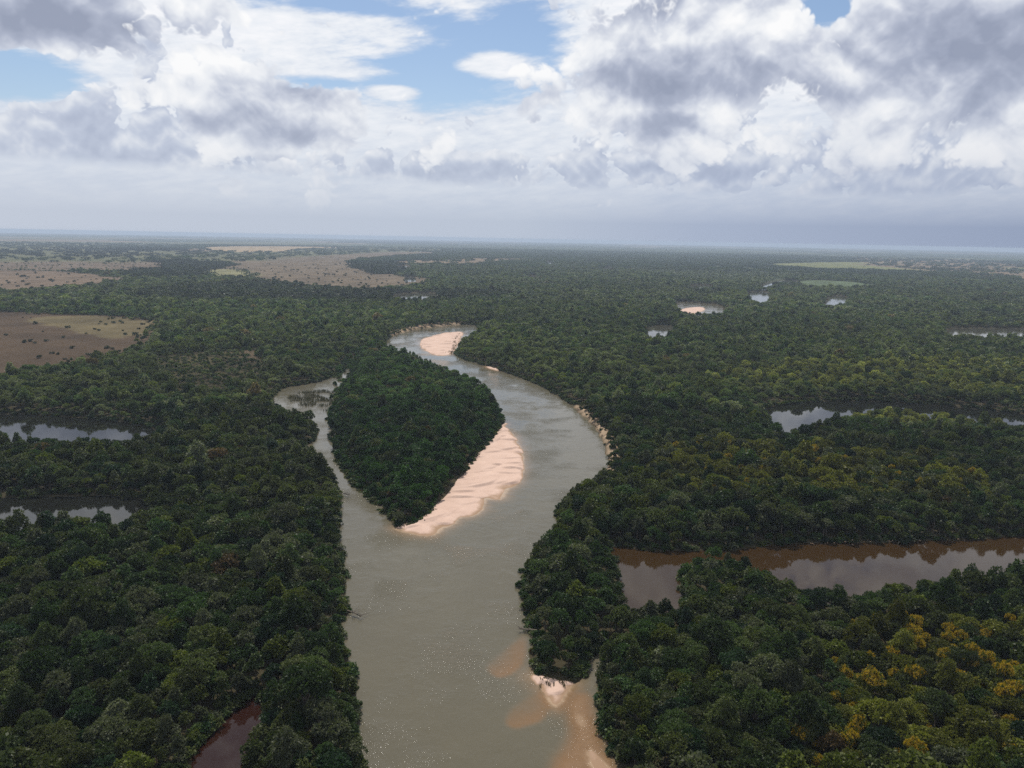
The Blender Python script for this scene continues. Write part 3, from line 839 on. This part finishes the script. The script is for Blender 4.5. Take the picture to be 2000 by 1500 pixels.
def scatter(r0, r1, step, seed, half=46.0):
    rng = np.random.default_rng(seed)
    w_ = r1 * math.sin(math.radians(half)); y0 = r0 * math.cos(math.radians(half))
    X, Y = np.meshgrid(np.arange(-w_, w_, step), np.arange(y0 - 5, r1, step * 0.87))
    X = X + (np.arange(X.shape[0]) % 2)[:, None] * step * 0.5
    x, y = X.ravel(), Y.ravel()
    x = x + rng.uniform(-0.42, 0.42, len(x)) * step; y = y + rng.uniform(-0.42, 0.42, len(x)) * step
    r = np.hypot(x, y); k = (r >= r0) & (r < r1) & (np.abs(np.arctan2(x, y)) < math.radians(half)) & (y > 20)
    x, y = x[k], y[k]
    w = water_sd(x, y, 40); bs = bar_sd(x, y, 30); op, _, keep = openness(x, y)
    isl_in = island.sd(x, y, 60) > 0.5
    ok = ((w < -1.4) | isl_in) & ((bs < -0.3) | (isl_in & (bs < 3.0))) & ((op < 0.5) | (rng.random(len(x)) < keep))
    x, y, w, op = x[ok], y[ok], w[ok], op[ok]
    rnd = rng.random((len(x), 8))
    edge = smooth(13, 2, -w)
    sc_ = (0.66 + 0.72 * rnd[:, 4] ** 1.4) * (1 - np.where(np.hypot(x, y) > 480, 0.50, 0.36) * edge) * (0.86 + 0.32 * fbm(x, y, 60, 2, 33))
    sc_ = np.where(op > 0.5, sc_ * 0.55, sc_)
    sc_ = np.where((rnd[:, 1] * 37.0) % 1.0 > 0.965, sc_ * 1.32, sc_)      # here and there a tree stands above the rest
    z = ground_z(x, y, w, op)
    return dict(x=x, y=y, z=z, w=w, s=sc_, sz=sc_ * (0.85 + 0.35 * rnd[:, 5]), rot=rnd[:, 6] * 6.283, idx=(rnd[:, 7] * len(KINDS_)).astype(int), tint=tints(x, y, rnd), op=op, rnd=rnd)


near_t = scatter(120, 640, 5.4, 11, 46)
near_t['tint'] = near_t['tint'] * 0.88
mid_t = scatter(640, 1700, 7.2, 12, 43)
mid_t['tint'] = (mid_t['tint'] * 0.75 + np.array((0.060, 0.066, 0.038)) * mid_t['tint'].sum(1)[:, None] * 2.0) * 1.65  # lighter, greyer leaves: atmospheric paleness painted into the tint
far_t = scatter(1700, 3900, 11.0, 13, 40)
far_t['s'] *= 1.45; far_t['tint'] = (far_t['tint'] * 0.65 + np.array((0.060, 0.066, 0.040)) * far_t['tint'].sum(1)[:, None] * 2.6) * 1.6  # paleness of distant air painted into the leaf tint here too
plain_t = scatter(3900, 10000, 33.0, 14, 39)
plain_t['s'] = 0.95 + 0.3 * plain_t['rnd'][:, 4]; plain_t['sz'] = 0.8 + 0.4 * plain_t['rnd'][:, 5]

# bushes that close the forest edge down to the water, and scrub along open ground
def bank_bushes(seed):
    rng = np.random.default_rng(seed); xs, ys = [], []
    for A in list(WATERS.values()):
        P = A.P; Q = np.roll(P, -1, axis=0)
        for p, q in zip(P, Q):
            d = q - p; L = np.linalg.norm(d)
            if L < 1e-6 or np.hypot(*p) > 1500: continue
            nn = np.array((d[1], -d[0])) / L
            for _ in range(int(L / 1.5) + 1):
                for sg in (-1, 1):
                    xs.append(p + d * rng.random() + nn * sg * rng.uniform(0.3, 4.5))
    X = np.array(xs); x, y = X[:, 0], X[:, 1]
    k = np.abs(np.arctan2(x, y)) < math.radians(44); x, y = x[k], y[k]
    w = water_sd(x, y); bs = bar_sd(x, y); e1 = np.maximum(eroded.sd(x, y), er_far.sd(x, y)); rnd = rng.random((len(x), 8))
    isl_in = island.sd(x, y, 60) > -0.5
    ok = ((w < -0.25) | isl_in) & ((bs < -0.2) | (isl_in & (bs < 2.5))) & (w > -5) & ((e1 < -0.5) | (rnd[:, 0] < 0.12))
    x, y, w, rnd = x[ok], y[ok], w[ok], rnd[ok]
    s_ = 0.22 + 0.30 * rnd[:, 4]
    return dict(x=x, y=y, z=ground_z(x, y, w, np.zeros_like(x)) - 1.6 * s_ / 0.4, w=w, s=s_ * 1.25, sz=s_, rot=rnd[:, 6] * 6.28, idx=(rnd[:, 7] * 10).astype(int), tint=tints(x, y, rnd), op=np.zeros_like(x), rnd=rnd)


bush_t = bank_bushes(77)

# ------------------------------------------------------------------ the forest mass (instances on points)
def gn_scatter(name, T, sel, meshes, label, extra_scale=1.0):
    n = int(sel.sum())
    coll = bpy.data.collections.new(name + '_shapes')
    for q, me in enumerate(meshes):
        ob = bpy.data.objects.new('shape_%02d' % q, me); coll.objects.link(ob)
    me = bpy.data.meshes.new(name); me.vertices.add(n)
    me.vertices.foreach_set('co', np.stack([T['x'][sel], T['y'][sel], T['z'][sel]], 1).astype(np.float32).ravel())
    for an, ty, key, data in (('rot', 'FLOAT', 'value', T['rot'][sel]), ('idx', 'INT', 'value', T['idx'][sel] % len(meshes))):
        a = me.attributes.new(an, ty, 'POINT'); a.data.foreach_set(key, np.asarray(data, np.int32 if ty == 'INT' else np.float32))
    a = me.attributes.new('scl', 'FLOAT_VECTOR', 'POINT')
    a.data.foreach_set('vector', (np.stack([T['s'][sel], T['s'][sel], T['sz'][sel]], 1) * extra_scale).astype(np.float32).ravel())
    a = me.attributes.new('tint', 'FLOAT_COLOR', 'POINT')
    a.data.foreach_set('color', np.concatenate([T['tint'][sel], np.ones((n, 1))], 1).astype(np.float32).ravel())
    o = bpy.data.objects.new(name, me); sc.collection.objects.link(o)
    ng = bpy.data.node_groups.new(name, 'GeometryNodeTree')
    ng.interface.new_socket('Geometry', in_out='INPUT', socket_type='NodeSocketGeometry'); ng.interface.new_socket('Geometry', in_out='OUTPUT', socket_type='NodeSocketGeometry')
    N, Lk = ng.nodes, ng.links
    gi, go = N.new('NodeGroupInput'), N.new('NodeGroupOutput')
    ci = N.new('GeometryNodeCollectionInfo'); ci.inputs['Collection'].default_value = coll; ci.inputs['Separate Children'].default_value = True; ci.inputs['Reset Children'].default_value = True
    ip = N.new('GeometryNodeInstanceOnPoints'); ip.inputs['Pick Instance'].default_value = True
    def named(nm, ty):
        q = N.new('GeometryNodeInputNamedAttribute'); q.data_type = ty; q.inputs['Name'].default_value = nm; return q.outputs[0]
    cx = N.new('ShaderNodeCombineXYZ'); Lk.new(named('rot', 'FLOAT'), cx.inputs[2])
    e2r = N.new('FunctionNodeEulerToRotation'); Lk.new(cx.outputs[0], e2r.inputs[0])
    Lk.new(gi.outputs[0], ip.inputs['Points']); Lk.new(ci.outputs[0], ip.inputs['Instance'])
    Lk.new(named('idx', 'INT'), ip.inputs['Instance Index']); Lk.new(e2r.outputs[0], ip.inputs['Rotation']); Lk.new(named('scl', 'FLOAT_VECTOR'), ip.inputs['Scale'])
    Lk.new(ip.outputs[0], go.inputs[0])
    md = o.modifiers.new('scatter', 'NODES'); md.node_group = ng
    tag(o, label, 'forest', kind='stuff')
    return o


# the trees that show largest stand as things of their own
px_, py_, dep = project(near_t['x'], near_t['y'], near_t['z'] + 7.0 * near_t['sz'])
infr = (px_ > 10) & (px_ < 1990) & (py_ < 1480) & (near_t['op'] < 0.5)
size_rank = np.where(infr, near_t['s'] / dep, -1)
chosen = np.argsort(-size_rank)[:300]
gz_sd = golden_zone.sd(near_t['x'], near_t['y'], 60); yz_sd = yellow_zone[2].sd(near_t['x'], near_t['y'], 60)
R_ = near_t['rnd']
gold_all = infr & (((gz_sd > -4) & (R_[:, 3] > 0.52) & (R_[:, 2] > 0.25)) | ((yz_sd > 0) & (R_[:, 2] > 0.93)))
near_t['s'] = np.where(gold_all, near_t['s'] * 0.64, near_t['s'])
chosen = np.unique(np.concatenate([chosen, np.nonzero(gold_all)[0]]))
solo = np.zeros(len(px_), bool); solo[chosen] = True
gn_scatter('forest', near_t, ~solo, lod1, 'dense green gallery forest covering both sides of the river')
mid_near = np.hypot(mid_t['x'], mid_t['y']) < 1000
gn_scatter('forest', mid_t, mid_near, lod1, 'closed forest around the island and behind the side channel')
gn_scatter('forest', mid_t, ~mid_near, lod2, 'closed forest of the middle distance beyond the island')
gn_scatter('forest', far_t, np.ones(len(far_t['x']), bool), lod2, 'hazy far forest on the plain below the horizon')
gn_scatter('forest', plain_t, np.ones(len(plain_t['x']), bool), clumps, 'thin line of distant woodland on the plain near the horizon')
gn_scatter('undergrowth', bush_t, np.ones(len(bush_t['x']), bool), lod2, 'low bushes lining the water along the forest edge')

# beyond single trees: the canopy of the plain as one rough sheet, open where the savanna is
fr = [9800.0]
while fr[-1] < 32000: fr.append(fr[-1] * 1.0062)
FR_ = np.array(fr); FA = np.radians(np.arange(-44.0, 44.01, 0.16))
fx = (FR_[:, None] * np.sin(FA)).ravel(); fy = (FR_[:, None] * np.cos(FA)).ravel(); frr = np.repeat(FR_, len(FA))
rg = np.random.default_rng(5)
f_op, _, _ = openness(fx, fy); f_w = water_sd(fx, fy, 60)
fz = 7.5 + 3.5 * fbm(fx, fy, 90, 2, 201) + rg.uniform(-2.2, 2.2, len(fx))
f_in = (f_op < 0.5) & (f_w < -4)
fz = np.where(f_in, fz, -3.0)
i_, j_ = np.meshgrid(np.arange(len(FR_) - 1), np.arange(len(FA) - 1), indexing='ij'); na = len(FA)
FF = np.stack([i_ * na + j_, i_ * na + j_ + 1, (i_ + 1) * na + j_ + 1, (i_ + 1) * na + j_], -1).reshape(-1, 4)[:, ::-1]
FF = FF[f_in[FF].any(1)]; used = np.unique(FF); remap = np.full(len(fx), -1); remap[used] = np.arange(len(used))
rnd_f = rg.random((len(used), 5))
m, t, out = new_mat('far_canopy_leaves')
principled(t, out, attr(t, 'tint').outputs['Color'], 0.9, 0.05)
fo = mesh_obj('forest', np.stack([fx, fy, fz], 1)[used], remap[FF], m)
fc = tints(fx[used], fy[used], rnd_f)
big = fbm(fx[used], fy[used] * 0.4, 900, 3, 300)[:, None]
vcol(fo, 'tint', fc * (0.35 + 0.6 * big)); tag(fo, 'blue-hazed forest canopy stretching to the horizon', 'forest', kind='stuff')  # lowered tint stands in for canopy self-shading finer than the sheet

ORD = ['first', 'second', 'third', 'fourth', 'fifth', 'sixth', 'seventh', 'eighth', 'ninth', 'tenth', 'eleventh', 'twelfth', 'thirteenth', 'fourteenth', 'fifteenth', 'sixteenth', 'seventeenth', 'eighteenth', 'nineteenth', 'twentieth'] + [a_ + '-' + b_ for a_ in ('twenty', 'thirty', 'forty', 'fifty', 'sixty') for b_ in ('first', 'second', 'third', 'fourth', 'fifth', 'sixth', 'seventh', 'eighth', 'ninth', 'last')]


def colour_word(c, gold):
    if gold: return 'golden-flowering'
    r, g, b = c
    v = r + g + b
    if r > g * 1.05: return 'rusty'
    if b > 0.48 * g and v > 0.10: return 'grey-green'
    if r > 0.8 * g and v > 0.13: return 'yellow-green'
    if v < 0.055: return 'very dark green'
    if r > 0.7 * g: return 'olive'
    return 'deep green'


shape_word = {'dome': 'round-crowned', 'flat': 'flat-topped', 'tall': 'tall', 'bush': 'low bushy'}
zones = {}
for q in chosen:
    x, y = near_t['x'][q], near_t['y'][q]; px, py = px_[q], py_[q]
    if px < 740: zone = 'west'
    elif px < 1235 and 1020 < py < 1345: zone = 'point'
    elif py < 1065: zone = 'north'
    else: zone = 'east'
    zones.setdefault(zone, []).append(q)
place = {'west': ('left bank woods', 'the river'), 'point': ('wooded point', 'the river'), 'east': ('lower right woods', 'the river'), 'north': ('woods behind side channel', 'the river')}
for zone, qs in zones.items():
    rows = {}
    for q in qs: rows.setdefault(int(near_t['y'][q] // 7.5), []).append(q)
    for ri, rk in enumerate(sorted(rows)):
        row = sorted(rows[rk], key=lambda q: -near_t['x'][q] if zone == 'west' else near_t['x'][q])
        for ci, q in enumerate(row):
            k = int(near_t['idx'][q]); tint = near_t['tint'][q]
            gold = bool(gold_all[q])
            if gold: k = (0, 1, 5, 7)[k % 4]
            root = bpy.data.objects.new('forest_tree' if not gold else 'flowering_tree', None); sc.collection.objects.link(root)
            root.location = (near_t['x'][q], near_t['y'][q], near_t['z'][q]); root.rotation_euler = (0, 0, near_t['rot'][q])
            s_ = near_t['s'][q]; root.scale = (s_, s_, near_t['sz'][q]); root.empty_display_size = 1
            cw = bpy.data.objects.new('crown', proto[k][2] if gold else proto[k][0]); tk = bpy.data.objects.new('trunk', proto[k][1])
            for c_ in (cw, tk): c_.parent = root; sc.collection.objects.link(c_)
            tt = np.array((0.075, 0.085, 0.016)) if gold else tint
            cw['tint'] = [float(v) for v in tt]
            word = colour_word(tint, gold)
            lab = '%s %s tree, %s, %s row up, %s from river' % (word, shape_word[KINDS_[k]], place[zone][0], ORD[ri], ORD[ci])
            tag(root, lab, 'tree', {'west': 'trees of the left bank woods', 'point': 'trees on the wooded point', 'east': 'trees of the lower right woods', 'north': 'trees behind the side channel'}[zone] if not gold else 'golden-flowering trees')

# ------------------------------------------------------------------ lone shrubs on the open plains
shr = np.random.default_rng(404)
shrub_me = []
for k in range(4):
    L = [(np.array((shr.normal() * 1.1, shr.normal() * 1.1, shr.uniform(1.2, 2.6))), shr.uniform(0.8, 1.3)) for _ in range(5)]
    V, F, _ = crown_mesh(shr, L, 70, 4, 0.9, 0.30, 0.6)
    tv, tf = tube([(0, 0, -0.5), (0.1, 0, 1.0), (0, 0.1, 2.0)], [0.16, 0.13, 0.05], 5)
    shrub_me.append(raw_mesh('savanna_shrub', np.concatenate([V, tv]), np.concatenate([F, tf + len(V)]), [MAT_LEAF, MAT_BARK], [0] * len(F) + [1] * len(tf)))
PLAINS = [(0, 52, 'dark shrub dotted on the brown clearing at the left edge', 'shrubs on the brown clearing', [(180, 622, 325, 668), (0, 615, 320, 745)]),
          (5, 150, 'dark shrub on the dotted pinkish plain beyond the forest', 'shrubs on the dotted plain', [(480, 515, 850, 570), (400, 490, 720, 560)]),
          (3, 40, 'dark shrub on the pale plain at the far left', 'shrubs on the far left plain', [(0, 530, 245, 572)]),
          (8, 40, 'dark shrub on the far yellow-green meadow', 'shrubs on the far meadow', [(1500, 515, 2000, 534)])]
for fi, cnt, lab, grp, boxes in PLAINS:
    A = FIELDS[fi][0]; made = 0; tries = 0; row = []
    while made < cnt and tries < 6000:
        tries += 1
        b = boxes[0] if shr.random() < 0.62 else boxes[-1]
        x, y = gnd(shr.uniform(b[0], b[2]), shr.uniform(b[1], b[3]))
        if A.sd(np.array([x]), np.array([y]), 50)[0] < 4: continue
        o = bpy.data.objects.new('savanna_shrub', shrub_me[made % 4]); sc.collection.objects.link(o)
        xa, ya = np.array([x]), np.array([y])
        o.location = (x, y, float(ground_z(xa, ya, water_sd(xa, ya), openness(xa, ya)[0])[0]))
        far_ = np.hypot(x, y) > 1500
        q = shr.uniform(0.6, 1.35) * (1.5 if far_ else 1.0); o.scale = (q, q, q * shr.uniform(0.75, 1.0)); o.rotation_euler = (0, 0, shr.uniform(0, 6.28))
        o['tint'] = [float(v) for v in np.array((0.030, 0.040, 0.016)) * shr.uniform(0.6, 1.3)]
        row.append(o); made += 1

    row.sort(key=lambda o: o.location.y)
    per = 10
    for r_ in range(0, len(row), per):
        for c_, o in enumerate(sorted(row[r_:r_ + per], key=lambda o: o.location.x)):
            tag(o, '%s, %s row up, %s across' % (lab, ORD[r_ // per], ORD[c_]), 'shrub', grp)

# ------------------------------------------------------------------ small things along the water
sm = np.random.default_rng(88)
# reeds standing in the backwater behind the island
reed_zone = Area([(556, 776), (590, 766), (640, 762), (662, 768), (655, 790), (640, 806), (610, 800), (575, 790)], 1)
pts = []
while len(pts) < 520:
    x, y = sm.uniform(reed_zone.lo[0], reed_zone.hi[0]), sm.uniform(reed_zone.lo[1], reed_zone.hi[1])
    if reed_zone.sd(np.array([x]), np.array([y]))[0] > 0.3 and vnoise(np.array([x / 7]), np.array([y / 7]), 9)[0] > 0.42: pts.append((x, y))
Vs, Fs, o_ = [], [], 0
for x, y in pts:
    for _ in range(7):
        h = sm.uniform(0.9, 2.6); bx, by = x + sm.normal() * 0.5, y + sm.normal() * 0.5; lx, ly = sm.normal() * 0.35, sm.normal() * 0.35; q = sm.uniform(0, 3.14); wx, wy = 0.09 * math.cos(q), 0.09 * math.sin(q)
        Vs += [(bx - wx, by - wy, -0.3), (bx + wx, by + wy, -0.3), (bx + lx + wx, by + ly + wy, h * 0.8), (bx + lx * 1.6, by + ly * 1.6, h)]; Fs.append((o_, o_ + 1, o_ + 2, o_ + 3)); o_ += 4
m, t, out = new_mat('reed_stems')
geo = t.nodes.new('ShaderNodeNewGeometry')
principled(t, out, mixc(t, S(t, geo.outputs['Random Per Island']), (0.07, 0.055, 0.025), (0.11, 0.115, 0.04)), 0.8, 0.1)
tag(mesh_obj('reeds', Vs, Fs, m), 'brown reeds standing in the shallow backwater behind the island', 'reeds', kind='stuff')
MAT_REED = m


# grass tufts creeping over the sand below the trees
def tufts(A, edge, n, label):
    Vs, Fs, o_ = [], [], 0; E = to_world(edge)
    for _ in range(n):
        k = sm.integers(len(E) - 1); f_ = sm.random(); p = E[k] * (1 - f_) + E[k + 1] * f_
        d = E[k + 1] - E[k]; nn = np.array((d[1], -d[0])) / np.linalg.norm(d)
        p = p + nn * abs(sm.normal()) * 2.8 * (1 if A.sd(*[np.array([v]) for v in (p + nn * 3)])[0] > 0 else -1)
        h = sm.uniform(0.25, 0.9)
        for _b in range(6):
            q = sm.uniform(0, 6.28); l = h * sm.uniform(0.4, 0.9); wx, wy = 0.13 * math.sin(q), -0.13 * math.cos(q); bx, by = p + sm.normal(size=2) * 0.22
            Vs += [(bx - wx, by - wy, -0.1), (bx + wx, by + wy, -0.1), (bx + l * math.cos(q) * .5 + wx, by + l * math.sin(q) * .5 + wy, 1.0 + h * .6), (bx + l * math.cos(q), by + l * math.sin(q), 1.0 + h)]; Fs.append((o_, o_ + 1, o_ + 2, o_ + 3)); o_ += 4
    tag(mesh_obj('grass', Vs, Fs, MAT_REED), label, 'grass', kind='stuff')


tufts(bar_main, [(978, 832), (958, 857), (931, 884), (909, 915), (877, 942), (850, 974), (823, 1014), (784, 1034)], 420, 'sparse grass tufts between the island trees and the sandbar')
tufts(bar_far, [(900, 652), (890, 664), (892, 676), (882, 692)], 160, 'sparse grass on the inner edge of the far sandbar')
tufts(spit, [(1046, 1322), (1075, 1326), (1112, 1334)], 26, 'grass tufts at the top of the small sand spit')

# fallen clods and rocks along the eroding cut bank
m, t, out = new_mat('bank_clay')
geo = t.nodes.new('ShaderNodeNewGeometry')
principled(t, out, mixc(t, S(t, geo.outputs['Random Per Island']), (0.09, 0.06, 0.04), (0.36, 0.27, 0.19)), 0.9, 0.1)
Vs, Fs, o_ = [], [], 0
cube = np.array([(x, y, z) for x in (-1, 1) for y in (-1, 1) for z in (-1, 1)], float); cf = np.array([(0, 1, 3, 2), (4, 6, 7, 5), (0, 4, 5, 1), (2, 3, 7, 6), (0, 2, 6, 4), (1, 5, 7, 3)])
for line, cnt, big in (([(1130, 800), (1152, 818), (1172, 842), (1190, 872), (1196, 905), (1190, 935)], 420, 1.0), ([(768, 655), (805, 643), (850, 638), (900, 633)], 150, 1.1), ([(1560, 1066), (1675, 1063), (1760, 1060)], 40, 0.6), ([(1780, 1060), (1990, 1050)], 30, 0.6)):
    E = to_world(line)
    for _ in range(cnt):
        k = sm.integers(len(E) - 1); f_ = sm.random(); p = E[k] * (1 - f_) + E[k + 1] * f_ + sm.normal(size=2) * 1.1
        r_ = big * sm.uniform(0.2, 0.8) ** 1.4; v = cube * sm.uniform(0.5, 1.1, (8, 3)) * r_; q = sm.uniform(0, 6.28); c_, s_ = math.cos(q), math.sin(q)
        v = np.stack([v[:, 0] * c_ - v[:, 1] * s_, v[:, 0] * s_ + v[:, 1] * c_, v[:, 2] * 0.7], 1) + np.array((p[0], p[1], sm.uniform(0.1, 1.6)))
        Vs.append(v); Fs.append(cf + o_); o_ += 8
tag(mesh_obj('rubble', np.concatenate(Vs), np.concatenate(Fs), m), 'pale clods fallen along the eroding river bank', 'rubble', kind='stuff')


# dead trees leaning over the water
def snag(px, py, z, heading, label, n=9, L0=8.0):
    x, y = gnd(px, py, 0.0); root = bpy.data.objects.new('fallen_tree', None); sc.collection.objects.link(root); root.location = (x, y, 0.6); root.rotation_euler = (0, 0, heading)
    v, f = tube([(-2.5, 0, 0.9), (0, 0, 0.8), (L0 * .5, 0.3, 0.7), (L0, -0.2, 0.2)], [0.34, 0.30, 0.22, 0.10], 7); mesh_obj('trunk', v, f, MAT_BARK, root)
    Vb, Fb, o2 = [], [], 0
    for k in range(n * 3):
        a_ = sm.uniform(0.35, 0.98) * L0; d = np.array((sm.uniform(0.3, 1), sm.normal() * 0.8, sm.uniform(-0.1, 1.0))); ln = sm.uniform(1.0, 3.4)
        v, f = tube([(a_, 0, 0.6), (a_ + d[0] * ln * .5, d[1] * ln * .5, 0.6 + d[2] * ln * .6), (a_ + d[0] * ln, d[1] * ln, 0.5 + d[2] * ln)], [0.09, 0.06, 0.02], 4); Vb.append(v); Fb.append(f + o2); o2 += len(v)
    mesh_obj('branches', np.concatenate(Vb), np.concatenate(Fb), MAT_BARK, root)
    tag(root, label, 'fallen tree', 'fallen trees along the left bank')


snag(676, 1198, 0, -0.5, 'grey fallen tree with bare branches reaching over the river from the left bank')
snag(664, 968, 0, -0.2, 'bare leaning tree over the mouth of the backwater', 7, 6.0)
snag(1036, 1236, 0, 2.9, 'small dead tree on the sand shoal edge below the wooded point', 5, 4.5)

# ------------------------------------------------------------------ haze: the damp air over the plain
bxs = 36000.0
HV = [(sx * bxs, sy, sz) for sz in (-5.0, 154.0) for sx, sy in ((-1, -36000.0), (1, -36000.0), (1, 36000.0), (-1, 36000.0))]
HF = [(0, 3, 2, 1), (4, 5, 6, 7), (0, 1, 5, 4), (1, 2, 6, 5), (2, 3, 7, 6), (3, 0, 4, 7)]
m, t, out = new_mat('damp_air')
pv = t.nodes.new('ShaderNodeVolumePrincipled'); pv.inputs['Color'].default_value = (0.56, 0.67, 0.82, 1); pv.inputs['Density'].default_value = 6.8e-5; pv.inputs['Anisotropy'].default_value = 0.2
t.links.new(pv.outputs[0], out.inputs['Volume'])
hz = mesh_obj('haze', HV, HF, m); tag(hz, kind='stuff'); hz['label'] = 'pale blue haze hanging over the plain'
